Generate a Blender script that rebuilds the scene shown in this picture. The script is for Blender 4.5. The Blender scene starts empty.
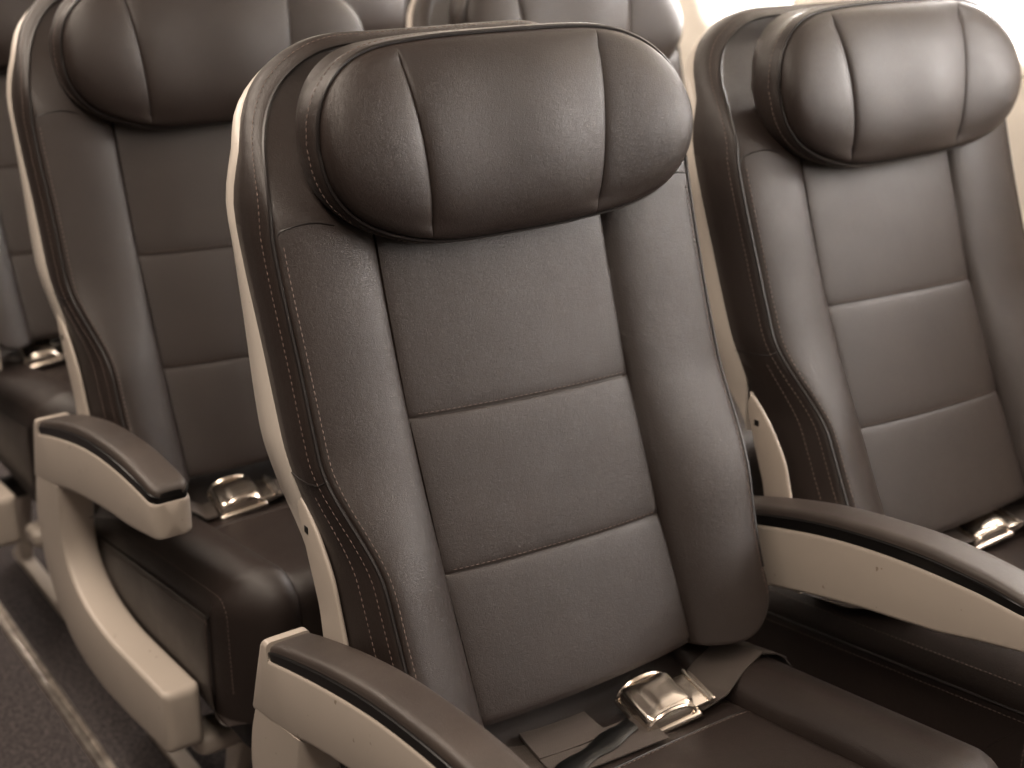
import bpy, math, random
from mathutils import Vector, Matrix
random.seed(7)
D = bpy.data
C = bpy.context.scene.collection
FL = 0.80                     # height of the reference seam above the floor
SP, PITCH = 0.6355, 0.72      # seat spacing, row pitch

# ------------------------------------------------------------------ materials
def mat(name, base=(.5, .5, .5), rough=.5, metal=0., spec=.5):
    m = D.materials.new(name); m.use_nodes = True
    b = m.node_tree.nodes['Principled BSDF']
    b.inputs['Base Color'].default_value = (*base, 1)
    b.inputs['Roughness'].default_value = rough
    b.inputs['Metallic'].default_value = metal
    b.inputs['Specular IOR Level'].default_value = spec
    return m
def nd(m, t): return m.node_tree.nodes.new(t)
def lk(m, a, b): m.node_tree.links.new(a, b)
def texco(m):
    t = nd(m, 'ShaderNodeTexCoord'); return t.outputs['Object']
def noise(m, co, scale, detail=3, rough=.5):
    n = nd(m, 'ShaderNodeTexNoise'); n.inputs['Scale'].default_value = scale
    n.inputs['Detail'].default_value = detail; n.inputs['Roughness'].default_value = rough
    lk(m, co, n.inputs['Vector']); return n.outputs['Fac']
def ramp(m, fac, stops):
    r = nd(m, 'ShaderNodeValToRGB'); e = r.color_ramp.elements
    while len(e) < len(stops): e.new(.5)
    for k, (p, c) in enumerate(stops):
        e[k].position = p; e[k].color = (*c, 1) if len(c) == 3 else c
    lk(m, fac, r.inputs['Fac']); return r.outputs['Color']
def bump(m, h, strength, dist, prev=None):
    b = nd(m, 'ShaderNodeBump'); b.inputs['Strength'].default_value = strength
    b.inputs['Distance'].default_value = dist
    lk(m, h, b.inputs['Height'])
    if prev is not None: lk(m, prev, b.inputs['Normal'])
    return b.outputs['Normal']
def bsdf(m): return m.node_tree.nodes['Principled BSDF']

def leather(name, c0, c1, r0, r1, spec=.5):
    m = mat(name, c0, r0, 0, spec)
    co = texco(m)
    v = nd(m, 'ShaderNodeTexVoronoi'); v.feature = 'DISTANCE_TO_EDGE'
    v.inputs['Scale'].default_value = 420
    wn = nd(m, 'ShaderNodeTexNoise'); wn.inputs['Scale'].default_value = 160
    lk(m, co, wn.inputs['Vector'])
    mx = nd(m, 'ShaderNodeMix'); mx.data_type = 'VECTOR'; mx.inputs['Factor'].default_value = .012
    lk(m, co, mx.inputs[4]); lk(m, wn.outputs['Color'], mx.inputs[5])
    lk(m, mx.outputs[1], v.inputs['Vector'])
    n1 = bump(m, ramp(m, v.outputs['Distance'], [(0, (0, 0, 0)), (.12, (1, 1, 1))]), .28, .0005)
    n2 = bump(m, noise(m, co, 420, 4, .6), .27, .0006, n1)
    n3 = bump(m, noise(m, co, 22, 3, .55), .16, .003, n2)
    lk(m, n3, bsdf(m).inputs['Normal'])
    big = noise(m, co, 9, 5, .6)
    lk(m, ramp(m, big, [(.3, c0), (.7, c1)]), bsdf(m).inputs['Base Color'])
    mp = nd(m, 'ShaderNodeMapRange'); lk(m, noise(m, co, 14, 6, .65), mp.inputs['Value'])
    mp.inputs['From Min'].default_value = .3; mp.inputs['From Max'].default_value = .7
    mp.inputs['To Min'].default_value = r0; mp.inputs['To Max'].default_value = r1
    lk(m, mp.outputs['Result'], bsdf(m).inputs['Roughness'])
    return m
M_LEA = leather('brown_leather', (.0185, .0128, .0110), (.025, .0176, .0152), .36, .47, .42)
M_PAD = leather('armrest_pad_leather', (.034, .0255, .022), (.050, .038, .032), .38, .50, .6)
M_STI = mat('seam_thread', (.14, .10, .085), .7)
M_PIP = mat('piping_cord', (.012, .009, .0085), .42)
M_BLK = mat('black_rubber', (.006, .0055, .0055), .38, 0, .35)
M_ADJ = mat('glossy_black_strap_end', (.004, .004, .004), .28, 0, .3)
M_PAN = mat('black_seat_pan', (.014, .013, .014), .55)
M_DRK = mat('black_frame_steel', (.03, .028, .028), .5, .3)

def plastic(name, base, rough):
    m = mat(name, base, rough)
    co = texco(m)
    a = ramp(m, noise(m, co, 7, 5, .6), [(.3, tuple(x*.93 for x in base)), (.7, base)])
    sc = ramp(m, noise(m, co, 95, 2, .4), [(.0, (.55, .5, .45)), (.225, (.55, .5, .45)), (.25, (1, 1, 1))])
    mx = nd(m, 'ShaderNodeMix'); mx.data_type = 'RGBA'; mx.blend_type = 'MULTIPLY'; mx.inputs['Factor'].default_value = 1
    lk(m, a, mx.inputs[6]); lk(m, sc, mx.inputs[7]); lk(m, mx.outputs[2], bsdf(m).inputs['Base Color'])
    lk(m, bump(m, noise(m, co, 600, 2), .1, .0004), bsdf(m).inputs['Normal'])
    return m
M_PLA = plastic('beige_plastic', (.42, .365, .315), .38)
M_SHE = plastic('pale_shell_plastic', (.50, .45, .40), .35)
M_CHR = mat('brushed_chrome', (.80, .72, .64), .22, 1.0)
_c = texco(M_CHR); lk(M_CHR, bump(M_CHR, noise(M_CHR, _c, 60, 3), .12, .002), bsdf(M_CHR).inputs['Normal'])
M_ALU = mat('worn_aluminium', (.62, .56, .50), .33, .9)
_c = texco(M_ALU)
lk(M_ALU, ramp(M_ALU, noise(M_ALU, _c, 25, 5, .7), [(.35, (.30, .26, .23)), (.6, (.66, .60, .54))]), bsdf(M_ALU).inputs['Base Color'])

def webbing(name, c0, c1):
    m = mat(name, c0, .55, 0, .5)
    co = texco(m)
    w = nd(m, 'ShaderNodeTexWave'); w.inputs['Scale'].default_value = 170; w.bands_direction = 'Y'
    w.inputs['Distortion'].default_value = .6
    lk(m, co, w.inputs['Vector'])
    w2 = nd(m, 'ShaderNodeTexWave'); w2.inputs['Scale'].default_value = 210; w2.bands_direction = 'DIAGONAL'
    lk(m, co, w2.inputs['Vector'])
    n1 = bump(m, w.outputs['Fac'], .35, .0006); n2 = bump(m, w2.outputs['Fac'], .3, .0005, n1)
    lk(m, n2, bsdf(m).inputs['Normal'])
    lk(m, ramp(m, w2.outputs['Fac'], [(0, c0), (1, c1)]), bsdf(m).inputs['Base Color'])
    return m
M_WEB = webbing('belt_webbing', (.040, .032, .028), (.075, .060, .052))

M_CAR = mat('speckled_carpet', (.03, .03, .035), .95, 0, .2)
_c = texco(M_CAR)
_a = ramp(M_CAR, noise(M_CAR, _c, 150, 6, .8), [(.36, (.022, .019, .021)), (.50, (.060, .052, .054)), (.66, (.19, .16, .15))])
lk(M_CAR, _a, bsdf(M_CAR).inputs['Base Color'])
lk(M_CAR, bump(M_CAR, noise(M_CAR, _c, 420, 4, .8), .8, .004), bsdf(M_CAR).inputs['Normal'])
M_WAL = mat('cream_sidewall', (.80, .74, .66), .45)
M_BUL = mat('dim_bulkhead', (.05, .045, .042), .7)
M_WFR = mat('window_bezel', (.84, .79, .72), .4)
M_GLS = mat('window_pane', (.95, .96, 1.0), .05)
_t = nd(M_GLS, 'ShaderNodeBsdfTransparent'); _x = nd(M_GLS, 'ShaderNodeMixShader'); _x.inputs[0].default_value = .06
lk(M_GLS, _t.outputs[0], _x.inputs[1]); lk(M_GLS, bsdf(M_GLS).outputs[0], _x.inputs[2])
lk(M_GLS, _x.outputs[0], M_GLS.node_tree.nodes['Material Output'].inputs['Surface'])
M_LMP = mat('lamp_diffuser', (1, .93, .84), .5)
bsdf(M_LMP).inputs['Emission Color'].default_value = (1, .90, .78, 1)
bsdf(M_LMP).inputs['Emission Strength'].default_value = 1.0

# ------------------------------------------------------------------ mesh kit
class MB:
    def __init__(s): s.v = []; s.f = []; s.m = []
    def add(s, vs, fs, mi=0):
        o = len(s.v); s.v += [tuple(p) for p in vs]
        s.f += [tuple(i + o for i in f) for f in fs]; s.m += [mi] * len(fs)
        return o
    def grid(s, rows, mi=0, closed=False, flip=False):
        nr, nc = len(rows), len(rows[0])
        vs = [p for r in rows for p in r]; fs = []
        for i in range(nr - 1):
            for j in range(nc if closed else nc - 1):
                k = (j + 1) % nc
                q = (i*nc + j, i*nc + k, (i+1)*nc + k, (i+1)*nc + j)
                fs.append(q[::-1] if flip else q)
        return s.add(vs, fs, mi)
    def cap(s, loop, mi=0, flip=False, rings=3, bulge=(0, 0, 0)):
        """fill a closed loop by rings shrinking to its centre"""
        c = sum((Vector(p) for p in loop), Vector()) / len(loop); b = Vector(bulge)
        rs = []
        for k in range(rings + 1):
            t = k / rings * .96
            rs.append([Vector(p).lerp(c, t) + b * (1 - (1 - t)**2) for p in loop])
        s.grid(rs, mi, True, flip)
        o = s.add(rs[-1] + [c + b], [], mi); n = len(loop)
        fs = [(o + i, o + (i+1) % n, o + n) for i in range(n)]
        s.f += [f[::-1] if flip else f for f in fs]; s.m += [mi]*n
    def tube(s, pts, r, mi=0, closed=False, n=6):
        pts = [Vector(p) for p in pts]; N = len(pts); rows = []
        for i, p in enumerate(pts):
            a = pts[(i-1) % N] if (closed or i) else p
            b = pts[(i+1) % N] if (closed or i < N-1) else p
            t = (b - a).normalized() if (b-a).length > 1e-9 else Vector((0, 0, 1))
            u = t.cross(Vector((.13, .97, .2))); u.normalize(); w = t.cross(u)
            rows.append([p + r*(math.cos(2*math.pi*k/n)*u + math.sin(2*math.pi*k/n)*w) for k in range(n)])
        if closed: rows.append(rows[0])
        s.grid(rows, mi, True)
        if not closed:
            s.cap(rows[0], mi, rings=1); s.cap(rows[-1], mi, True, rings=1)
    def stitches(s, pts, mi, step=.0062, ln=.0040, r=.00055, out=None):
        """short thread dashes laid along a polyline"""
        pts = [Vector(p) for p in pts]; acc = 0.; nxt = step*.5
        for a, b in zip(pts, pts[1:]):
            L = (b-a).length
            if L < 1e-9: continue
            t = (b-a)/L
            while nxt <= acc + L:
                c = a + t*(nxt-acc); p0 = c - t*ln/2; p1 = c + t*ln/2
                u = t.cross(Vector((.3, .8, .5))).normalized(); w = t.cross(u)
                ring = lambda q, k: [q + k*r*u, q + k*r*w, q - k*r*u, q - k*r*w]
                vs = ring(p0, .5) + ring(c, 1.1) + ring(p1, .5)
                fs = [(i, (i+1) % 4, 4+(i+1) % 4, 4+i) for i in range(4)] + [(4+i, 4+(i+1) % 4, 8+(i+1) % 4, 8+i) for i in range(4)]
                fs += [(3, 2, 1, 0), (8, 9, 10, 11)]
                s.add(vs, fs, mi); nxt += step
            acc += L
    def build(s, name, mats, parent=None, smooth=True, loc=(0, 0, 0), rx=0., weld=True, bevel=0.):
        import bmesh
        me = D.meshes.new(name); me.from_pydata([tuple(Vector(p) - Vector(loc)) for p in s.v], [], s.f)
        for m in (mats if isinstance(mats, (list, tuple)) else [mats]): me.materials.append(m)
        me.polygons.foreach_set('material_index', s.m)
        bm = bmesh.new(); bm.from_mesh(me)
        if weld: bmesh.ops.remove_doubles(bm, verts=bm.verts, dist=5e-6)
        bmesh.ops.recalc_face_normals(bm, faces=bm.faces)
        bm.to_mesh(me); bm.free()
        me.polygons.foreach_set('use_smooth', [smooth]*len(me.polygons))
        if smooth: me.set_sharp_from_angle(angle=math.radians(50))
        o = D.objects.new(name, me); C.objects.link(o)
        o.location = loc; o.rotation_euler = (rx, 0, 0)
        if parent: o.parent = parent
        if bevel:
            b = o.modifiers.new('bevel', 'BEVEL'); b.width = bevel; b.segments = 3; b.limit_method = 'ANGLE'
        return o

def lerp(a, b, t): return a + (b-a)*t
def sstep(a, b, x):
    t = max(0., min(1., (x-a)/(b-a))); return t*t*(3-2*t)
def interp(tab, x):
    if x <= tab[0][0]: return tab[0][1]
    for (x0, y0), (x1, y1) in zip(tab, tab[1:]):
        if x <= x1: return lerp(y0, y1, (x-x0)/(x1-x0))
    return tab[-1][1]
def smooth_tab(tab):
    """Catmull-Rom through a table"""
    def f(x):
        n = len(tab)
        if x <= tab[0][0]: return tab[0][1]
        if x >= tab[-1][0]: return tab[-1][1]
        for i in range(n-1):
            if x <= tab[i+1][0]:
                x0, y0 = tab[i]; x1, y1 = tab[i+1]; h = x1-x0; t = (x-x0)/h
                m0 = (y1 - tab[i-1][1])/(x1-tab[i-1][0]) if i else (y1-y0)/h
                m1 = (tab[i+2][1]-y0)/(tab[i+2][0]-x0) if i < n-2 else (y1-y0)/h
                return ((2*t**3-3*t*t+1)*y0 + (t**3-2*t*t+t)*h*m0 + (-2*t**3+3*t*t)*y1 + (t**3-t*t)*h*m1)
    return f
def cosp(n):   # clustered 0..1
    return [(1-math.cos(math.pi*i/n))/2 for i in range(n+1)]
def sections(bps, ns):
    """parameter values clustered at every break point; returns (k, local t)"""
    out = []
    for k, n in enumerate(ns):
        for i, t in enumerate(cosp(n)):
            if i == 0 and k: continue
            out.append((k, t))
    return out
def pillow(t, p=.45): return (max(0., 4*t*(1-t)))**p
def rrect(cx, cy, hx, hy, r, n=5):
    r = min(r, hx*.98, hy*.98); pts = []
    for (sx, sy, a0) in ((1, 1, 0), (-1, 1, 90), (-1, -1, 180), (1, -1, 270)):
        for k in range(n+1):
            a = math.radians(a0 + 90*k/n)
            pts.append((cx + sx*(hx-r) + r*math.cos(a), cy + sy*(hy-r) + r*math.sin(a)))
    return pts
def beam(mb, pairs, x0, x1, r, mi=0, taper_end=0., taper_start=0., sub=6, n=5):
    """solid running through (pointA, pointB) pairs in the y-z plane, with rounded edges"""
    N = len(pairs)
    def cr(i, t, k, c):
        g = lambda j: pairs[max(0, min(N-1, j))][k][c]
        p0, p1, p2, p3 = g(i-1), g(i), g(i+1), g(i+2)
        return .5*(2*p1 + (p2-p0)*t + (2*p0-5*p1+4*p2-p3)*t*t + (-p0+3*p1-3*p2+p3)*t**3)
    secs = []
    for i in range(N-1):
        for s in range(sub):
            t = s/sub; secs.append(((cr(i, t, 0, 0), cr(i, t, 0, 1)), (cr(i, t, 1, 0), cr(i, t, 1, 1))))
    secs.append(pairs[-1])
    def put(A, B, shrink=0.):
        hx = (x1-x0)/2 - shrink; h = math.dist(A, B)/2 - shrink; cx = (x0+x1)/2
        m = ((A[0]+B[0])/2, (A[1]+B[1])/2); d = ((A[0]-B[0])/(2*(h+shrink)), (A[1]-B[1])/(2*(h+shrink)))
        return [(x, m[0]+d[0]*y, m[1]+d[1]*y) for x, y in rrect(cx, 0, hx, h, r, n)]
    def endsec(A, B, P, Q, R, sgn):
        mA = Vector(((A[0]+B[0])/2, (A[1]+B[1])/2)); mP = Vector(((P[0]+Q[0])/2, (P[1]+Q[1])/2))
        dr = (mA-mP).normalized(); out = []
        for k in range(1, 5):
            a = math.pi/2*k/4; off = R*math.sin(a); sh = R*(1-math.cos(a))
            out.append(put((A[0]+dr[0]*off, A[1]+dr[1]*off), (B[0]+dr[0]*off, B[1]+dr[1]*off), sh))
        return out
    rows = [put(*s) for s in secs]
    if taper_end: rows += endsec(*secs[-1], *secs[-2], taper_end, 1)
    if taper_start: rows = endsec(*secs[0], *secs[1], taper_start, 1)[::-1] + rows
    mb.grid(rows, mi, True)
    mb.cap(rows[0], mi, rings=1); mb.cap(rows[-1], mi, True, rings=1)

def zup(p): return (p[0], p[1], p[2] + FL)

# ------------------------------------------------------------------ seat geometry (x across, y to the rear, v height)
def spine(v): return .37*v - .25*v*v if v < .4 else .37*.4-.25*.16+.17*(v-.4)
PIV = (0, -.15, -.35 + FL)     # recline pivot
US = .137

def back_parts():
    TOP, BOT = .341, -.286
    def uL(v): return lerp(-.215, -.240, sstep(-.13, -.015, v)) - .003*sstep(.05, .18, v) + .007*sstep(.17, .36, v)
    def uR(v): return lerp(.240, .268, sstep(-.24, -.02, v))
    def dpip(v): return lerp(lerp(.034, .006, sstep(-.14, -.01, v)), -.055, sstep(.20, .32, v))
    def top(un):
        a = abs(un)
        return TOP - (.155*(1-math.sqrt(max(0, 1-((a-.40)/.60)**2))) if a > .40 else 0)
    def bot(un):
        a = abs(un)
        return BOT + (.06*(1-math.sqrt(max(0, 1-((a-.72)/.28)**2))) if a > .72 else 0)
    cols = sections(None, (18, 30, 18)); rws = sections(None, (26, 26, 44))
    def U(c, v):
        k, t = c
        if k == 0: return lerp(uL(v), -US, t)
        if k == 1: return lerp(-US, US+.0035, t)
        return lerp(US+.0035, uR(v), t)
    def UN(c):   # nominal normalised u
        k, t = c
        return (lerp(-1, -.55, t), lerp(-.55, .55, t), lerp(.55, 1, t))[k]
    def VV(r, un):
        k, t = r
        q = max(0., min(1., (un+.55)/1.1)); s1 = lerp(-.001, -.012, q); s2 = lerp(-.148, -.157, q)
        return (lerp(bot(un), s2, t), lerp(s2, s1, t), lerp(s1, top(un), t))[k]
    def surf(c, r):
        un = UN(c); v = VV(r, un); u = U(c, v); k, t = c; kr, tr = r
        if k == 1:
            h = .006*pillow(t, .35) + .004*(4*t*(1-t))
            tt = tr if kr < 2 else min(1, tr*1.0)
            h += .0055*pillow(tr, .30) if kr < 2 else .0055*(pillow(tr, .3) if tr < .5 else 1)
            h -= .004
        else:
            s = 1-t if k == 0 else t            # 0 at seam, 1 at piping
            A = lerp(.026, .018, sstep(-.15, .05, v))
            h = dpip(v)*s**1.2 + A*pillow(s, .50)*(1 - .35*s) - .002
            if v > .18: h = lerp(h, dpip(v), sstep(.18, .27, v))
        if v > .18 and k == 1: h = lerp(h, dpip(v), sstep(.18, .27, v))
        return (u, spine(v) - h, v)
    mb = MB()
    rows = [[zup(surf(c, r)) for c in cols] for r in rws]
    mb.grid(rows)
    # boundary loop: left side up, top, right side down, bottom
    L = [surf(cols[0], r) for r in rws] + [surf(c, rws[-1]) for c in cols[1:]] + \
        [surf(cols[-1], r) for r in rws[::-1][1:]] + [surf(c, rws[0]) for c in cols[::-1][1:-1]]
    cur = [0]
    def ring(o_f, d_f):
        out = []; n = len(L)
        for i, p in enumerate(L):
            a = L[(i-3) % n]; b = L[(i+3) % n]
            tx, tz = b[0]-a[0], b[2]-a[2]; l = math.hypot(tx, tz) or 1
            nx, nz = -tz/l, tx/l
            v = p[2]; dd = spine(v) - p[1]
            cur[0] = p[0]; o = o_f(v); q = (p[0]+nx*o, 0, v+nz*o)
            out.append((q[0], spine(q[2]) - d_f(v, dd), q[2]))
        return out
    tp = lambda v: sstep(.2, .33, v)
    dend = lambda v, d: lerp(min(-.070, d-.05), d-.042, tp(v))
    # side fullness: the lower outline steps back out to the shell line
    side = lambda v: (.002*sstep(.17, .36, v))*sstep(.03, .19, -cur[0]) + lerp(.018 if cur[0] < 0 else .010, .006, sstep(-.13, -.015, v))
    R = [L,
         ring(lambda v: .0030, lambda v, d: d-.0010),
         ring(lambda v: .0055+.002*tp(v), lambda v, d: d-.0065),
         ring(lambda v: .008 + .002*tp(v), lambda v, d: d-.014),
         ring(lambda v: lerp(.010, .006, 0)+.001*tp(v)+.4*(side(v)-.006), lambda v, d: lerp(d, dend(v, d), .40)),
         ring(lambda v: .008+.001*tp(v)+.8*(side(v)-.006), lambda v, d: lerp(d, dend(v, d), .70)),
         ring(lambda v: .004+.001*tp(v)+(side(v)-.006), lambda v, d: dend(v, d)),
         ring(lambda v: -.006-.004*tp(v)+(side(v)-.006), lambda v, d: dend(v, d)-.006)]
    mb.grid([[zup(p) for p in r] for r in R], 0, True)
    n = len(L)
    # piping cord and its stitches
    pp = ring(lambda v: .0020, lambda v, d: d+.0004)
    mb.tube([zup(p) for p in pp[:len(rws)*2+len(cols)-2]], .0021, 1)
    s1 = ring(lambda v: .0078+.002*tp(v), lambda v, d: d-.0112)
    mb.stitches([zup((p[0]*1.002, p[1]-.0006, p[2])) for p in s1[:len(rws)*2+len(cols)]], 2)
    inn = [surf((0, .055), r) for r in rws[:-14]]
    inr = [surf((2, .945), r) for r in rws[:-14]]
    for q in (inn, inr): mb.stitches([zup((p[0], p[1]-.0009, p[2])) for p in q], 2)
    # second row of thread down the lower side wings
    w = ring(lambda v: .010+.3*(side(v)-.006), lambda v, d: lerp(d, dend(v, d), .30))
    w = [(p[0]*1.008, p[1]-.0008, p[2]) for p in w]
    mb.stitches([zup(p) for p in w[8:50] if -.30 < p[2] < -.045], 2)
    # stitched cross seams
    for rr in (rws[26], rws[52]):
        q = [surf((1, t), rr) for t in [i/60 for i in range(2, 59)]]
        mb.stitches([zup((p[0], p[1]-.0022, p[2]+.0042)) for p in q], 2, r=.0004)
        mb.tube([zup((p[0], p[1]-.0004, p[2])) for p in q], .0011, 1, n=5)
    # small seams that cross the wings under the headrest and above the lower side panel
    for (va, ks, t0, t1) in ((.190, 0, .0, .55), (.186, 2, .45, 1.)):
        q = []
        for i in range(13):
            cc = (ks, lerp(t0, t1, i/12)); q.append(surf(cc, (2, min(.985, (va+.006*math.sin(i/4)+.004)/(top(UN(cc))+.004)))))
        mb.tube([zup((p[0], p[1]-.0002, p[2])) for p in q], .0010, 1, n=5)
    for sgn in (0, 1):
        q = []
        for rg in R[1:7]:
            half = rg[:len(rws)] if sgn == 0 else rg[len(rws)+len(cols)-1:]
            vt = -.032 - .018*(R.index(rg)/6)
            a, b = next((a, b) for a, b in zip(half, half[1:]) if (a[2]-vt)*(b[2]-vt) <= 0)
            k = (vt-a[2])/((b[2]-a[2]) or 1); p = [lerp(a[j], b[j], k) for j in range(3)]
            q.append((p[0]+(-.0004 if sgn == 0 else .0004), p[1], p[2]))
        mb.tube([zup(p) for p in q], .0009, 1, n=5)
    # ---- shell
    sh = MB()
    Ls = R[6]
    hs = lambda v: lerp(-.120, -.080, sstep(-.06, .22, v))
    lo = -.155
    keep = [i for i, p in enumerate(Ls) if i < n - (len(cols)-2)]
    def sring(o, df):
        out = []
        for i in keep:
            p = Ls[i]; a = Ls[(i-2) % n] if i > 1 else Ls[i]; b = Ls[(i+2) % n]
            tx, tz = b[0]-a[0], b[2]-a[2]; l = math.hypot(tx, tz) or 1
            v = p[2]
            o2 = o - .007*sstep(.27, .325, v)
            q = (p[0]-tz/l*o2, 0, v+tx/l*o2)
            # tapered lower tips
            if q[2] < lo: q = (q[0], 0, lo + (q[2]-lo)*.0)
            d0 = spine(v) - p[1]
            d = df(v, d0)
            if v < -.06:
                k = sstep(-.06, lo, v); d = lerp(d, -.098, k**1.5)
            out.append((q[0], spine(q[2]) - d, q[2]))
        return out
    shrings = [sring(-.0005, lambda v, d: d+.0005),
               sring(.0022, lambda v, d: d-.002),
               sring(.0030, lambda v, d: lerp(d, min(d-.014, hs(v)), .5)),
               sring(.0016, lambda v, d: min(d-.014, hs(v))),
               sring(-.0050, lambda v, d: min(d-.016, hs(v)-.006))]
    sh.grid([[zup(p) for p in r] for r in shrings])
    # rear skin of the shell joins both sides
    last = shrings[-1]; half = len(last)//2
    lft, rgt = last[:half], last[::-1][:half]
    sh.grid([[zup((lerp(a[0], b[0], t), lerp(a[1], b[1], t)+.022*math.sin(math.pi*t)*min(1, abs(a[0]-b[0])/.4), lerp(a[2], b[2], t))) for t in [i/14 for i in range(15)]] for a, b in zip(lft, rgt)])
    return mb, sh

def headrest_mesh():
    vc, hb = .2625, .0950
    aL, aR = .203, .238
    cols = sections(None, (26, 34, 26)); rows_t = [-1+2*t for t in cosp(44)]
    sL, sR = .108, .110
    def outl(x):  # x = |u|/a
        x = min(1, x)
        return hb*(1 - x**3.6)**(1/2.3)
    def surf(c, t):
        k, tt = c
        # equal-spaced section then end clustering for the round ends
        if k == 0: un = lerp(-aL, -sL, 1-(1-tt)**1.0)
        elif k == 1: un = lerp(-sL, sR, tt)
        else: un = lerp(sR, aR, tt)
        a = aL if un < 0 else aR
        hh = outl(abs(un)/a); vcc = vc + .0065*(1 if un < 0 else -1)*sstep(.4, 1, abs(un)/a)
        v = vcc + t*hh
        u = un + (.0095*t*(hh/hb))*(-1 if un < 0 else 1)*(1-sstep(.55, 1, abs(un)/a)) * min(1, abs(un)/.1)
        s = max(0, 1-t*t)
        full = (hh/hb)**.55
        h = .034*full*s**.46
        pil = pillow(tt if k == 1 else (tt if k == 0 else tt), .38) if k == 1 else pillow((1-tt)*.5 if k == 0 else tt*.5, .45)
        h += .0105*(pil-1)*min(1, s*3)
        h += .002*math.sin(u*40)*s
        return (u, .030 + .165*(v-.262) - h, v)
    mb = MB()
    mb.grid([[zup(surf(c, t)) for c in cols] for t in rows_t])
    L = [surf(cols[0], 0)] + [surf(c, 1) for c in cols[1:]] + [surf(c, -1) for c in cols[::-1][1:-1]]
    # resample the loop evenly so that the round ends stay smooth
    n = len(L)
    P = [Vector(p) for p in L]
    def ring(o, dy):
        out = []
        for i in range(n):
            a, b = P[(i-1) % n], P[(i+1) % n]; tx, tz = b.x-a.x, b.z-a.z; l = math.hypot(tx, tz) or 1
            kk = sstep(.1, .9, tx/l); o2 = lerp(o, min(o, .004) - max(0, dy-.01)*.30, kk) if o > 0 else o
            out.append((P[i].x - tz/l*o2, P[i].y+dy, P[i].z + tx/l*o2))
        return out
    R = [L, ring(.003, .001), ring(.0060, .008), ring(.0075, .020), ring(.006, .034), ring(-.001, .048), ring(-.014, .058)]
    mb.grid([[zup(p) for p in r] for r in R], 0, True)
    mb.cap([zup(p) for p in R[-1]], 0)
    mb.tube([zup(p) for p in ring(.0018, -.0004)], .0020, 1, True)
    st = ring(.0066, .0115)
    mb.stitches([zup((p[0]*1.004, p[1]-.0006, p[2])) for p in st + [st[0]]], 2)
    return mb

# cushion
CL, CR = -.233, .273
CSL, CSR = -.140, .150
def cush_seam_z(y): return -.343 - .145*(y+.15)
def front_y(x):
    s = (x-.016)/.25
    return -.475 + (.035 if s < 0 else .020)*min(1.1, abs(s))**2.6
def cush_path(t, yf=-.45):
    """centre-line of the top from the rear over the front edge and down: returns (y, z)"""
    y0, r = .03, .034
    L1 = (y0 - (yf + r)); L2 = math.pi/2*r; zf = cush_seam_z(yf+r); L3 = .480 + zf - r
    s = t*(L1+L2+L3)
    if s <= L1:
        y = y0 - s; return y, cush_seam_z(y)
    s -= L1
    if s <= L2:
        a = s/r; return yf + r - r*math.sin(a), zf - r*(1-math.cos(a))
    s -= L2
    return yf, zf - r - s
def cush_normal(t, yf):
    a, b = cush_path(max(0, t-.004), yf), cush_path(min(1, t+.004), yf)
    ty, tz = b[0]-a[0], b[1]-a[1]; l = math.hypot(ty, tz); return (-(-tz)/l*1.0, -ty/l)
def cush_surf(x, t, seamful=True):
    yf = front_y(x); y, z = cush_path(t, yf)
    if t < .5: z += .050*sstep(-.135, -.045, y)*(1-sstep(.13, .21, abs(x-.016)))   # lip tucked under the backrest
    ty = cush_normal(t, yf)
    ny, nz = (ty[0], ty[1])
    # make the normal point up / forward
    if nz < 0 and abs(nz) > 1e-6: ny, nz = -ny, -nz
    if abs(nz) < .05: ny, nz = -1, 0
    if CSL <= x <= CSR:
        s = (x-CSL)/(CSR-CSL); h = .007*pillow(s, .4) - .002
    else:
        s = (CSL-x)/(CSL-CL) if x < CSL else (x-CSR)/(CR-CSR)
        h = (.027 if x < 0 else .037)*pillow(s, .48) - .034*s**1.6 - .002
    fall = sstep(0, .1, t)
    return (x, y + ny*h, z + nz*h)
def cush_top(x, y):
    """surface height at (x, y) on the flat of the cushion"""
    y0, yf, r = .03, front_y(x), .034
    L = (y0-(yf+r)) + math.pi/2*r + (.480+cush_seam_z(yf+r)-r)
    return cush_surf(x, max(0, (y0-y)/L))[2]
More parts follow.
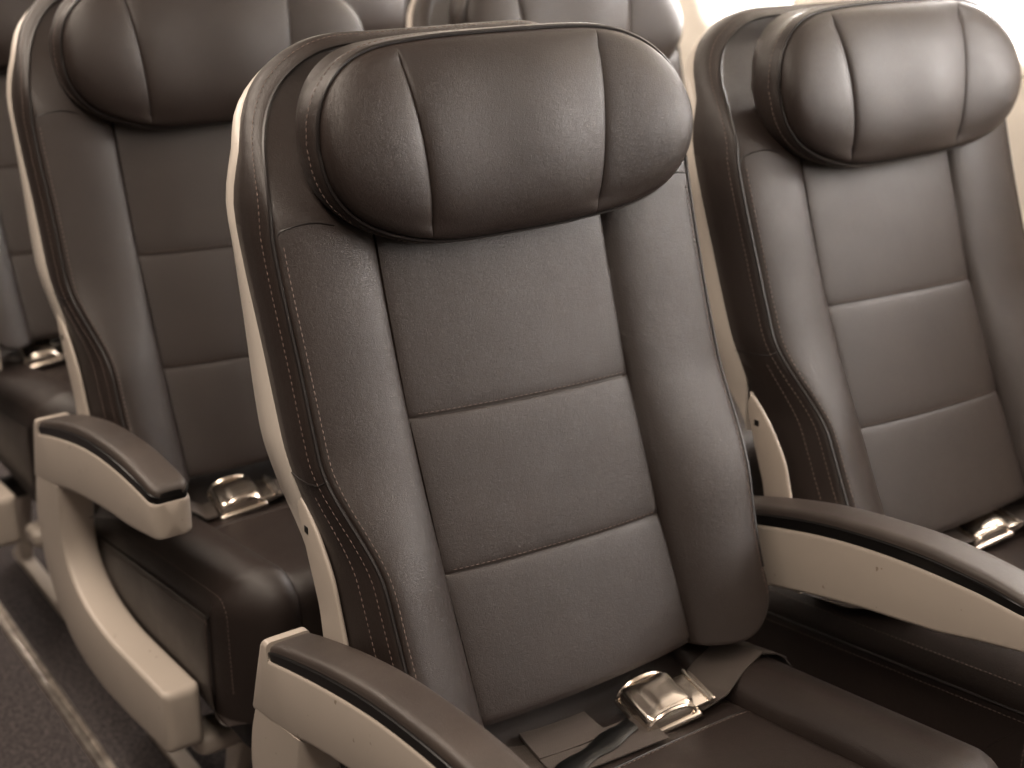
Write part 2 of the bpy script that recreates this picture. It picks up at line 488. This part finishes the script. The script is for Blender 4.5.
def cushion_mesh():
    mb = MB()
    cols = [lerp(CL, CSL, t) for t in cosp(16)] + [lerp(CSL, CSR, t) for t in cosp(22)][1:] + [lerp(CSR, CR, t) for t in cosp(16)][1:]
    N = 90
    rows = [[cush_surf(x, i/N) for x in cols] for i in range(N+1)]
    mb.grid([[zup(p) for p in r] for r in rows])
    for k, sg in ((0, -1), (-1, 1)):
        edge = [r[k] for r in rows]
        x = edge[0][0]
        base = [(x, lerp(.03, front_y(x), i/N), -.480) for i in range(N+1)]
        sh = []
        for j, q in enumerate((0, .03, .09, .2, .45, .7, .9, 1.)):
            b = sg*(.0055*pillow(min(1, q*.98+.01), .5))
            sh.append([(lerp(e[0], f[0], q)+b, lerp(e[1], f[1], q), lerp(e[2], f[2], q)) for e, f in zip(edge, base)])
        mb.grid([[zup(p) for p in r] for r in sh])
        mb.tube([zup((p[0]+sg*.0008, p[1]-.0005, p[2]+.0006)) for p in edge[:-4]], .0021, 1)
        for xx in (.012, -.0):
            q = [cush_surf(x - sg*.012, i/N) for i in range(1, N-4)] if xx else [(e[0]+sg*.0042, e[1]+.004*(1 if i > 70 else 0), e[2]-.008) for i, e in enumerate(edge[1:-6])]
            mb.stitches([zup((p[0], p[1]-.0004, p[2]+.0008)) for p in q], 2)
    # cross seam between the seat pan panels
    q = [cush_surf(lerp(CSL, CSR, i/40), .36) for i in range(41)]
    mb.tube([zup(p) for p in q], .0011, 1, n=5)
    mb.stitches([zup((p[0], p[1]-.004, p[2]+.0016)) for p in q], 2)
    # underside and rear
    bl = [zup((x, front_y(x), -.480)) for x in cols]; br = [zup((x, .03, -.480)) for x in cols]
    mb.grid([bl, br]); mb.grid([br, [zup(p) for p in rows[0]]])
    return mb

ARM_CAPLOW = smooth_tab([(-.44, -.183), (-.41, -.180), (-.37, -.177), (-.29, -.177), (-.22, -.182), (-.158, -.191), (-.08, -.208), (0., -.229), (.036, -.240)])
ARM_TOP = smooth_tab([(-.44, -.168), (-.40, -.160), (-.37, -.156), (-.30, -.153), (-.23, -.158), (-.16, -.167), (-.08, -.185), (0., -.209), (.036, -.222)])
ARM_BOT = smooth_tab([(-.44, -.218), (-.41, -.224), (-.369, -.232), (-.321, -.243), (-.239, -.254), (-.132, -.274), (-.06, -.291), (.009, -.312), (.10, -.335)])
def arm_body(x0, x1, tip, rear=.060):
    mb = MB(); pairs = []
    ys = [rear, .048, .0385, .0375, 0.] + [0 + (tip+.012)*k/9 for k in range(1, 10)]
    for y in ys:
        zt = lerp(-.2265, -.2225, sstep(rear, .045, y)) if y > .038 else ARM_CAPLOW(y)
        pairs.append(((y + (.0 if y < .05 else -.012*sstep(.05, rear, y)), zt), (y + (.022*sstep(.03, rear, y)), ARM_BOT(y))))
    # straight sections so that the step behind the pad stays crisp
    rows = []
    def put(A, B, sh, shx):
        hx = (x1-x0)/2 - shx; h = math.dist(A, B)/2 - sh; cx = (x0+x1)/2
        m = ((A[0]+B[0])/2, (A[1]+B[1])/2); l = math.dist(A, B); d = ((A[0]-B[0])/l, (A[1]-B[1])/l)
        return [(x, m[0]+d[0]*y, m[1]+d[1]*y) for x, y in rrect(cx, 0, hx, h, .006, 4)]
    for a in (4, 3, 2, 1): 
        an = math.pi/2*a/4; o = .010*math.sin(an); s = .010*(1-math.cos(an))
        A, B = pairs[0]; rows.append(put((A[0]+o-.0, A[1]), (B[0]+o, B[1]), s*.5, s))
    for A, B in pairs: rows.append(put(A, B, 0, 0))
    for a in (1, 2, 3, 4):
        an = math.pi/2*a/4; o = .012*math.sin(an); s = .012*(1-math.cos(an))
        A, B = pairs[-1]; rows.append(put((A[0]-o, A[1]), (B[0]-o, B[1]), s*.25, s))
    mb.grid([[zup(p) for p in r] for r in rows], 0, True)
    mb.cap([zup(p) for p in rows[0]], 0, rings=1); mb.cap([zup(p) for p in rows[-1]], 0, True, rings=1)
    return mb
def arm_pad(x0, x1, tip):
    mb = MB(); rows = []; cx = (x0+x1)/2
    y0 = .0365; ys = [y0 - .0001] + [y0 - (y0-tip)*t for t in [.006, .015, .03] + [.03+.94*k/26 for k in range(1, 27)] + [.98, .99, .996, 1.]]
    for y in ys:
        e = min(1., max(0., (y0-y)/.010)); f = min(1., max(0, (y-tip)/.016))
        hx = (x1-x0)/2 - .0012 - .010*(1-math.sqrt(1-(1-f)**2)) - .002*(1-math.sqrt(1-(1-e)**2))
        lo = ARM_CAPLOW(y) - .001; hi = ARM_TOP(y) - .007*(1-math.sqrt(1-(1-f)**2)) - .004*(1-math.sqrt(1-(1-e)**2))
        hh = hi-lo; pr = []
        prof = [(-1, 0), (-1.0, .18), (-1.03, .42), (-1.035, .52), (-.985, .60), (-.975, .66), (-.96, .76), (-.90, .88), (-.80, .955), (-.60, .985), (-.3, 1.0), (0, 1.01)]
        prof = prof + [(-a, b) for a, b in prof[::-1][1:]]
        rows.append([(cx+a*hx, y, lo+b*hh) for a, b in prof])
    n = len(rows[0])
    top = [r[4:n-4] for r in rows]; l = [r[:5] for r in rows]; rr = [r[n-5:] for r in rows]
    mb.grid([[zup(p) for p in r] for r in top], 0)
    mb.grid([[zup(p) for p in r] for r in l], 1); mb.grid([[zup(p) for p in r] for r in rr], 1)
    for row, fl in ((rows[0], False), (rows[-1], True)):
        m = len(row)//2
        mb.grid([[zup(row[i]) for i in range(m+1)], [zup(row[n-1-i]) for i in range(m+1)]], 1)
    for sg in (3, n-4): mb.tube([zup(r[sg]) for r in rows], .0012, 1)
    return mb

def ribbon(mb, path, w, th=.0016, mi=0, lift=.0025, sub=10, wseg=6, drape=True):
    """webbing laid over the cushion along a list of (x, y, extra height)"""
    pts = []
    for i in range(len(path)-1):
        for k in range(sub): pts.append([lerp(a, b, k/sub) for a, b in zip(path[i], path[i+1])])
    pts.append(list(path[-1])); up, dn = [], []
    for i, p in enumerate(pts):
        a = pts[max(0, i-1)]; b = pts[min(len(pts)-1, i+1)]
        tx, ty = b[0]-a[0], b[1]-a[1]; l = math.hypot(tx, ty) or 1; nx, ny = -ty/l, tx/l
        ru, rd = [], []
        zs = []
        for j in range(wseg+1):
            s = (j/wseg-.5)*w; x, y = p[0]+nx*s, p[1]+ny*s
            z = cush_top(max(CL+.004, min(CR-.004, x)), y)
            zs.append((x, y, z))
        zm = max(q[2] for q in zs)
        if not drape: zs = [(x, y, p[2]-.145*(y-p[1])) for (x, y, z) in zs]
        for (x, y, z) in zs:
            z = lerp(z, zm, .75) + lift + p[2] if drape else z
            ru.append(zup((x, y, z+th))); rd.append(zup((x, y, z)))
        up.append(ru); dn.append(rd)
    mb.grid(up, mi); mb.grid(dn, mi)
    mb.grid([[r[0] for r in up], [r[0] for r in dn]], mi); mb.grid([[r[-1] for r in up], [r[-1] for r in dn]], mi)
    mb.grid([up[0], dn[0]], mi); mb.grid([up[-1], dn[-1]], mi)

def box_rows(mb, secs, mi=0, cap=True):
    mb.grid(secs, mi, True)
    if cap: mb.cap(secs[0], mi, rings=1); mb.cap(secs[-1], mi, True, rings=1)
def rbox(mb, c, h, r, mi=0, M=None, topscale=1., n=4):
    """rounded box, centre c, half sizes h"""
    secs = []
    for k in range(5):
        a = math.pi/2*k/4; secs.append((-h[2] + r*(1-math.sin(a)) - 0, r*(1-math.cos(a)), 0))
    lows = [(-h[2]+r*(1-math.cos(math.pi/2*k/4)), r*(1-math.sin(math.pi/2*k/4))) for k in range(5)]
    ups = [(-z, s) for z, s in lows[::-1]]
    rows = []
    for z, s in lows + ups:
        f = lerp(1, topscale, (z+h[2])/(2*h[2]))
        ring = [Vector((x, y, z)) for x, y in rrect(0, 0, h[0]*f-s, h[1]*f-s, r*1.2, n)]
        rows.append([(M @ v if M else v) + Vector(c) for v in ring])
    mb.grid(rows, mi, True); mb.cap(rows[0], mi, rings=1); mb.cap(rows[-1], mi, True, rings=1)

# ------------------------------------------------------------------ parts made once, copied for each seat
def empty(name, loc, label, cat, group):
    o = D.objects.new(name, None); C.objects.link(o); o.location = loc; o.empty_display_size = .05
    o['label'] = label; o['category'] = cat
    if group: o['group'] = group
    return o
PROTO = {}
def part(name, mb, mats, pivot=False, **k):
    o = mb.build(name, mats, None, loc=PIV if pivot else (0, 0, 0), **k); PROTO[name] = o.data
    D.objects.remove(o); return PROTO[name]

LM = [M_LEA, M_PIP, M_STI]
bk, sh = back_parts()
ME_BACK = part('backrest', bk, LM, True)
ME_SHELL = part('back_shell', sh, M_SHE, True)
ME_HEAD = part('headrest', headrest_mesh(), LM, True)
ME_CUSH = part('seat_cushion', cushion_mesh(), LM)

mb = MB(); rbox(mb, zup((.019, -.205, -.508)), (.222, .225, .034), .012)
ME_PAN = part('seat_pan', mb, M_PAN)
AX0, AX1 = -.288, -.238
ME_ARM = part('armrest', arm_body(AX0, AX1, -.403), M_PLA)
ME_PAD = part('armrest_pad', arm_pad(AX0, AX1, -.402), [M_PAD, M_BLK])
MX0, MX1 = -SP/2-.025, -SP/2+.025
ME_ARM2 = part('armrest_mid', arm_body(MX0, MX1, -.432), M_PLA)
ME_PAD2 = part('armrest_pad_mid', arm_pad(MX0, MX1, -.431), [M_PAD, M_BLK])
# curved aisle-side support, from the arm down and forward under the cushion
mb = MB()
cpairs = [((.080, -.318), (-.030, -.300)), ((.096, -.36), (-.020, -.35)), ((.102, -.41), (-.018, -.40)), ((.090, -.465), (-.038, -.436)),
          ((.052, -.523), (-.078, -.457)), ((-.012, -.561), (-.125, -.466)), ((-.11, -.573), (-.18, -.468)), ((-.22, -.564), (-.26, -.462)), ((-.362, -.543), (-.362, -.453))]
beam(mb, [(zz[0], zz[1]) for zz in [((a[0], a[1]+FL), (b[0], b[1]+FL)) for a, b in cpairs]], AX0, AX1, .007, taper_end=.013, n=5)
ME_SUP = part('armrest_support', mb, M_PLA)
# trim lip along the top of the support
# recline hinge cover
def hinge(x0, x1):
    mb = MB()
    hp = [((.022, -.0735), (.018, -.0735)), ((.011, -.080), (.024, -.088)), ((-.006, -.095), (.020, -.106)), ((-.022, -.113), (.012, -.128)), ((-.042, -.142), (.000, -.158)),
          ((-.053, -.172), (-.012, -.190)), ((-.068, -.22), (-.018, -.235)), ((-.085, -.30), (-.022, -.305))]
    beam(mb, [((a[0], a[1]+FL), (b[0], b[1]+FL)) for a, b in hp], x0, x1, .0035, n=3)
    # pivot screw
    rbox(mb, zup((x0+.0005, .006, -.108)), (.0012, .004, .004), .001, 1)
    return mb
ME_HIL = part('hinge_cover', hinge(-.2388, -.2335), [M_PLA, M_BLK])
ME_HIR = part('hinge_cover_r', hinge(.272, .282), [M_PLA, M_BLK])
# frame under the seat
mb = MB()
rbox(mb, zup((.0178, -.30, -.583)), (.250, .028, .017), .012)
ME_FB = part('front_beam', mb, M_PLA)
mb = MB()
rbox(mb, zup((.0178, -.06, -.590)), (.250, .022, .020), .015)
ME_RB = part('rear_beam', mb, M_DRK)
def leg_mesh(x):
    mb = MB()
    beam(mb, [((-.285, -.59+FL), (-.335, -.59+FL)), ((-.27, -.66+FL), (-.305, -.66+FL)), ((-.235, -.73+FL), (-.27, -.73+FL)), ((-.20, -.79+FL), (-.25, -.79+FL))], x-.012, x+.012, .006, n=4)
    beam(mb, [((-.03, -.59+FL), (-.08, -.59+FL)), ((.01, -.68+FL), (-.03, -.68+FL)), ((.05, -.79+FL), (.0, -.79+FL))], x-.012, x+.012, .006, n=4)
    beam(mb, [((.05, -.775+FL), (.05, -.792+FL)), ((-.25, -.775+FL), (-.25, -.792+FL))], x-.014, x+.014, .004, n=3)
    return mb
ME_LEGL = part('seat_leg', leg_mesh(-.165), M_PLA)
ME_LEGR = part('seat_leg_r', leg_mesh(.195), M_DRK)
# upright that carries the middle armrest
mb = MB()
beam(mb, [((.025, -.245+FL), (-.015, -.245+FL)), ((.035, -.32+FL), (-.01, -.32+FL)), ((.04, -.45+FL), (-.02, -.45+FL)), ((.03, -.60+FL), (-.05, -.60+FL))], MX0+.008, MX1-.008, .006, n=4)
ME_UPR = part('armrest_upright', mb, M_PLA)

def belt(bx, by, ang, style):
    """webbing (part), buckle and latch (sub-parts); bx, by: buckle centre"""
    w = MB(); ca, sa = math.cos(ang), math.sin(ang)
    zc = cush_top(bx, by)
    # right-hand webbing to the rear corner
    q = (bx+.050*ca, by+.050*sa)
    ya, yb = q[1]+.006, (-.138 if style != 'B' else -.085)
    z0, z1 = cush_top(q[0], ya)+.010, cush_top(.205, yb)+.0075
    ribbon(w, [(q[0]-.014, ya-.002, z0), (q[0]+.016, ya, z0+.003), (lerp(q[0], .205, .55), lerp(ya, yb, .55), lerp(z0, z1, .62)), (.205, yb, z1),
               (.232, yb+.002, cush_top(.235, yb)+.0085), (.252, yb+.004, cush_top(.252, yb)+.007), (.2635, yb+.004, cush_top(.262, yb)+.003)], .060, drape=False)
    # left-hand tail, folded back over itself
    if style == 'A':
        ribbon(w, [(bx-.145, by+.028, .003), (bx-.10, by+.021, .004), (bx-.066, by+.018, .005)], .046, th=.004)
        ribbon(w, [(bx-.150, by-.008, .001), (bx-.10, by-.014, .001), (bx-.02, by-.022, .002)], .050)
        ribbon(w, [(-.215, .0, 0), (-.17, by+.055, .0), (bx-.14, by+.012, .0)], .048)
    elif style == 'C':
        ribbon(w, [(-.210, -.06, .0), (-.207, -.13, .003), (-.198, -.17, .006), (-.182, -.215, .008)], .050)
        ribbon(w, [(-.19, -.07, .0), (-.10, by+.01, .002), (bx-.03, by, .003)], .046)
    else:
        ribbon(w, [(-.225, -.02, .002), (-.19, by+.02, .004), (bx-.03, by, .004)], .050)
    clip = MB()
    M = Matrix.Rotation(ang, 3, 'Z')
    tilt = Matrix.Rotation(-.14, 3, 'Y') @ Matrix.Rotation(.10, 3, 'X')
    MM = M @ tilt @ Matrix.Scale(1.04, 3)
    o = Vector(zup((bx, by, zc+.021)))
    # buckle base with flared foot, then the domed lift lid
    rbox(clip, o + MM @ Vector((.002, 0, -.0085)), (.034, .0335, .0035), .003, 0, MM, .97)
    rbox(clip, o + MM @ Vector((.0, 0, .001)), (.029, .0310, .0095), .006, 0, MM, .93)
    for s in (-1, 1):
        beamr = [o + MM @ Vector((.028*math.cos(t)*1.0, s*.0285, -.004+.016*math.sin(t))) for t in [math.pi*k/12 for k in range(13)]]
        clip.tube(beamr, .0024, 0)
    lid = MB()
    rows = []
    for i in range(13):
        u = -1+2*i/12; rows.append([])
        for j in range(13):
            v = -1+2*j/12
            z = .0112 + .0022*(1-abs(u)**4)*(1-abs(v)**4) - .002*sstep(.4, 1, -u)
            rows[-1].append(o + MM @ Vector((.004+.0205*u, .0215*v, z)))
    lid.grid(rows)
    und = [[p - MM @ Vector((0, 0, .005)) for p in r] for r in rows]
    for a, b in ((rows[0], und[0]), (rows[-1], und[-1]), ([r[0] for r in rows], [r[0] for r in und]), ([r[-1] for r in rows], [r[-1] for r in und])): lid.grid([a, b])
    lid.tube([o + MM @ Vector((.026, -.022, .006)), o + MM @ Vector((.026, .022, .006))], .003, 0, n=8)
    # tongue entering from the strap side, thin dark clip bar on the tail side
    tg = MB()
    rbox(tg, o + MM @ Vector((.043, 0, -.005)), (.014, .024, .0018), .0012, 0, MM)
    tg.tube([o + MM @ Vector((.050, -.026, -.003)), o + MM @ Vector((.050, .026, -.003))], .003, 0, n=8)
    bar = MB()
    if style == 'A':
        p0 = Vector(zup((bx-.150, by-.030, cush_top(bx-.15, by)+.012))); p1 = Vector(zup((bx-.040, by-.008, cush_top(bx-.04, by)+.014)))
        N = 10
        for i in range(N):
            t = i/(N-1); a = p0.lerp(p1, t)
        sec = []
        for i in range(N):
            t = i/(N-1); c = p0.lerp(p1, t); hh = .0026+.0006*math.sin(i*2.1); wd = .012 + .0022*math.sin(i*1.3)
            sec.append([c + Vector((0, wd*math.cos(a), hh*math.sin(a))) for a in [2*math.pi*k/8 for k in range(8)]])
        bar.grid(sec, 0, True); bar.cap(sec[0], 0); bar.cap(sec[-1], 0, True)
    return w, clip, lid, tg, bar

def put(name, me, parent, loc=(0, 0, 0), rx=0., label=None):
    o = D.objects.new(name, me); C.objects.link(o); o.parent = parent; o.location = loc
    o.rotation_euler = (rx, 0, 0)
    if label: o['label'] = label
    return o

def seat(loc, label, a, kind, buckle, armdy=0., armdx=0., armdz=0.):
    t = empty('passenger_seat', loc, label, 'seat', 'leather passenger seats in rows')
    b = put('backrest', ME_BACK, t, PIV, -a)
    put('headrest', ME_HEAD, t, PIV, -a)
    s = put('back_shell', ME_SHELL, t, PIV, -a, label='pale beige plastic rim wrapping behind the backrest')
    put('seat_cushion', ME_CUSH, t)
    put('seat_pan', ME_PAN, t, label='black tray under the cushion')
    put('front_beam', ME_FB, t); put('rear_beam', ME_RB, t)
    put('seat_leg', ME_LEGL, t); put('seat_leg', ME_LEGR, t)
    put('hinge_cover', ME_HIL, t, (0, .026, .002) if kind == 'aisle' else (-.042, -.024, -.012)); put('hinge_cover', ME_HIR, t)
    if kind == 'aisle':
        ar = put('armrest', ME_ARM, t, (armdx, armdy, armdz)); put('armrest_pad', ME_PAD, ar)
        put('armrest_support', ME_SUP, t, (armdx, armdy, armdz), label='curved beige support under the aisle armrest')
    else:
        ar = put('armrest', ME_ARM2, t, (0, armdy, 0), -.045); put('armrest_pad', ME_PAD2, ar)
        put('armrest_upright', ME_UPR, t)
    if buckle:
        w, clip, lid, tg, bar = belt(*buckle)
        wb = w.build('seat_belt', M_WEB, t)
        cb = clip.build('buckle', M_CHR, wb); cb['label'] = 'brushed metal lift buckle'
        lid.build('buckle_lid', M_CHR, wb)
        tg.build('belt_tongue', M_CHR, wb)
        if bar.v: bar.build('belt_adjuster', M_ADJ, wb)
    return t

G = FL
seat((0, 0, 0), 'nearest brown leather aircraft seat, whole backrest in sharp focus at the centre', 0, 'aisle', (.060, -.162, math.radians(-8), 'A'))
seat((SP-.0068, .0147, 0), 'brown leather seat right of the nearest one, bright window wall behind its headrest', .039, 'window', (.052, -.112, math.radians(-8), 'C'), armdy=-.047)
seat((-.0047, PITCH+.002, 0), 'brown leather seat behind the nearest one, curved beige aisle armrest support fully in view', -.047, 'aisle', (-.084, -.160, math.radians(-8), 'B'))
seat((SP, PITCH, 0), 'brown leather seat showing only its headrest between the nearest seat and the window-side seat', 0, 'window', (.0, -.112, math.radians(-8), 'C'))
seat((0, PITCH*2, 0), 'dark leather seat cut off by the left edge of the photo', -.01, 'aisle', (-.125, -.115, math.radians(-8), 'B'), armdx=-.020, armdz=-.014)
seat((SP, PITCH*2, 0), 'farthest leather seat, a sliver of headrest seen at the top between two rows', 0, 'window', None)

# ------------------------------------------------------------------ setting
def struct(name, mb, m, **k):
    o = mb.build(name, m, None, **k); o['kind'] = 'structure'; return o
mb = MB(); mb.add([(-2.6, -2.6, 0), (1.15, -2.6, 0), (1.15, 4.6, 0), (-2.6, 4.6, 0), (-2.6, -2.6, -.05), (1.15, -2.6, -.05), (1.15, 4.6, -.05), (-2.6, 4.6, -.05)],
    [(0, 1, 2, 3), (7, 6, 5, 4), (0, 4, 5, 1), (1, 5, 6, 2), (2, 6, 7, 3), (3, 7, 4, 0)])
struct('floor', mb, M_CAR, smooth=False)
# seat track
mb = MB()
rows = []
for y in (-1.6, 4.4):
    rows.append([(x, y, z) for x, z in ((-.277, .0), (-.277, .006), (-.275, .009), (-.270, .009), (-.269, .006), (-.268, .0055), (-.261, .0055), (-.260, .009), (-.255, .009), (-.253, .006), (-.253, .0))])
mb.grid(rows)
o = mb.build('seat_track', M_ALU, None); o['label'] = 'narrow worn metal track running along the carpet under the aisle armrests'; o['category'] = 'rail'

# right sidewall with rounded window openings
WX = 1.045; WIN = [(-1.76 + k*.508) for k in range(12)]
WZ, WH, WW = 1.20, .185, .125
def wallx(z):  # gently curving cabin side
    return WX + .02 - .10*max(0, (z-1.15))**1.6 - .05*max(0, .55-z)
mb = MB()
ylo, yhi = -2.3, 4.5
def band(y0, y1, z0, z1, ny, nz):
    mb.grid([[(wallx(lerp(z0, z1, j/nz)), lerp(y0, y1, i/ny), lerp(z0, z1, j/nz)) for j in range(nz+1)] for i in range(ny+1)])
band(ylo, yhi, 0, WZ-WH-.03, 2, 10); band(ylo, yhi, WZ+WH+.03, 2.0, 2, 12)
prev = ylo
for wy in WIN:
    hy = WW+.03; hz = WH+.03
    band(prev, wy-hy, WZ-hz, WZ+hz, 1, 10)
    inner = rrect(0, 0, WW, WH, .085, 8); outer = []
    for (a, b) in inner:
        k = max(abs(a)/hy, abs(b)/hz); outer.append((a/k, b/k))
    rr = []
    for t in (0, 1):
        rr.append([(wallx(WZ+lerp(o_[1], i_[1], t)), wy+lerp(o_[0], i_[0], t), WZ+lerp(o_[1], i_[1], t)) for o_, i_ in zip(outer, inner)])
    mb.grid(rr, 0, True)
    # corners between the projected ring and the square cell
    for sa in (1, -1):
        for sb in (1, -1):
            cand = [(i, p) for i, p in enumerate(outer) if p[0]*sa > 0 and p[1]*sb > 0]
            idx = sorted(cand, key=lambda q: math.atan2(abs(q[1][1]), abs(q[1][0])))
            for (i, p), (j, q) in zip(idx, idx[1:]):
                if abs(abs(p[0])-hy) < 1e-6 and abs(abs(q[1])-hz) < 1e-6:
                    mb.add([(wallx(WZ+p[1]), wy+p[0], WZ+p[1]), (wallx(WZ+sb*hz), wy+sa*hy, WZ+sb*hz), (wallx(WZ+q[1]), wy+q[0], WZ+q[1])], [(0, 1, 2)])
    prev = wy+hy
band(prev, yhi, WZ-WH-.03, WZ+WH+.03, 1, 10)
struct('wall_right', mb, M_WAL)
for k, wy in enumerate(WIN):
    mb = MB(); rows = []
    for (s, dx) in ((1.10, -.004), (1.09, -.009), (1.03, -.011), (.97, -.004), (.90, .02), (.84, .05), (.80, .055)):
        rows.append([(wallx(WZ+b*s)+dx, wy+a*s, WZ+b*s) for a, b in rrect(0, 0, WW, WH, .085, 8)])
    mb.grid(rows, 0, True)
    r2 = [(wallx(WZ+b*.82)+.052, wy+a*.82, WZ+b*.82) for a, b in rrect(0, 0, WW, WH, .085, 8)]
    mb.cap(r2, 1, rings=2)
    o = struct('window_%d' % (k+1), mb, [M_WFR, M_GLS])
# vertical joints of the wall panels
for k, wy in enumerate(WIN[:-1:2]):
    mb = MB(); y = wy + .254
    mb.grid([[(wallx(z)-.0035, y-.006, z), (wallx(z)-.006, y-.003, z), (wallx(z)-.006, y+.003, z), (wallx(z)-.0035, y+.006, z)] for z in [.02+1.95*i/24 for i in range(25)]])
    struct('trim_%d' % (k+1), mb, M_WAL)
# overhead: ceiling panel with two luminous strips above the aisle and above the window seats
mb = MB()
mb.grid([[(x, y, 2.15 - .25*max(0, (x-.45))**1.5) for x in [-2.2+3.2*i/12 for i in range(13)]] for y in (-2.4, 4.5)])
struct('ceiling', mb, M_WAL)
for k, (x, wd) in enumerate(((-.75, .16),)):
    mb = MB(); rbox(mb, (x, .9, 2.115), (wd, 2.9, .018), .01)
    o = mb.build('ceiling_light', M_LMP, None); o['label'] = ('long warm light strip over the aisle', 'narrow warm light strip above the window seats')[k]; o['category'] = 'light'

for nm, pts in (('wall_left', [(-2.2, -2.6, 0), (-2.2, 4.6, 0), (-2.2, 4.6, 2.2), (-2.2, -2.6, 2.2)]),
                ('wall_front', [(-2.3, -2.4, 0), (1.2, -2.4, 0), (1.2, -2.4, 2.2), (-2.3, -2.4, 2.2)]),
                ('wall_back', [(-2.3, 4.5, 0), (1.2, 4.5, 0), (1.2, 4.5, 2.2), (-2.3, 4.5, 2.2)])):
    mb = MB(); mb.add(pts, [(0, 1, 2, 3)]); struct(nm, mb, M_BUL, smooth=False)

# overhead locker above the window-side seats with an added, unseen wall-brightening strip along its wall-side edge
mb = MB()
prof = [(.06, 1.78), (.07, 1.70), (.14, 1.655), (.40, 1.64), (.84, 1.655), (.86, 1.665), (.88, 1.75), (1.0, 1.80)]
mb.grid([[(x, y, z) for x, z in prof] for y in (-2.35, 4.45)])
mb.grid([[(.06, y, z) for z in (1.78, 2.12)] for y in (-2.35, 4.45)])
struct('trim_7', mb, M_WAL)
mb = MB(); rbox(mb, (.915, 1.0, 1.665), (.03, 3.2, .012), .006)
o = mb.build('ceiling_light', M_LMP, None); o['label'] = 'thin light strip between overhead locker and window wall'; o['category'] = 'light'

# ------------------------------------------------------------------ light
def area(name, loc, rot, sx, sy, power, col):
    l = D.lights.new(name, 'AREA'); l.shape = 'RECTANGLE'; l.size = sx; l.size_y = sy; l.energy = power; l.color = col
    o = D.objects.new(name, l); C.objects.link(o); o.location = loc; o.rotation_euler = rot; return o
area('aisle_strip_lamp', (-.75, .9, 2.08), (0, 0, 0), .30, 5.6, 72, (1, .85, .71))
area('window_strip_lamp', (.88, 1.0, 1.63), (0, math.radians(-62), 0), .05, 6.4, 30, (1, .93, .85))  # unseen wash lamp, added to brighten the sidewall
sun = D.lights.new('sun', 'SUN'); sun.energy = 0.
w = D.worlds.new('world'); bpy.context.scene.world = w; w.use_nodes = True
bg = w.node_tree.nodes['Background']; bg.inputs[0].default_value = (1, .965, .92, 1); bg.inputs[1].default_value = 2.2
for k, wy in enumerate(WIN):     # daylight entering at each pane
    area('window_daylight', (WX+.10, wy, WZ), (0, math.radians(90), 0), .36, .24, 11. if wy < -.5 else 8.5, (1, .935, .895))

# ------------------------------------------------------------------ camera
cam = D.cameras.new('camera'); co = D.objects.new('camera', cam); C.objects.link(co)
yaw, pit, rol = map(math.radians, (35.41214, 20.86846, .07049))
f = Vector((math.sin(yaw)*math.cos(pit), math.cos(yaw)*math.cos(pit), -math.sin(pit)))
r = Vector((math.cos(yaw), -math.sin(yaw), 0)); u = r.cross(f)
r2 = math.cos(rol)*r + math.sin(rol)*u; u2 = math.cos(rol)*u - math.sin(rol)*r
m = Matrix((r2, u2, -f)).transposed().to_4x4(); m.translation = Vector((-.77357, -1.07133, .50954+FL))
co.matrix_world = m
cam.sensor_width = 36; cam.lens = 1362.71/1024*36; cam.clip_start = .02
cam.dof.use_dof = True; cam.dof.focus_distance = 1.32; cam.dof.aperture_fstop = 4.2
sc = bpy.context.scene; sc.camera = co
sc.view_settings.view_transform = 'Standard'; sc.view_settings.look = 'None'
sc.view_settings.exposure = 0.16; sc.view_settings.gamma = 1; sc.view_settings.use_curve_mapping = False
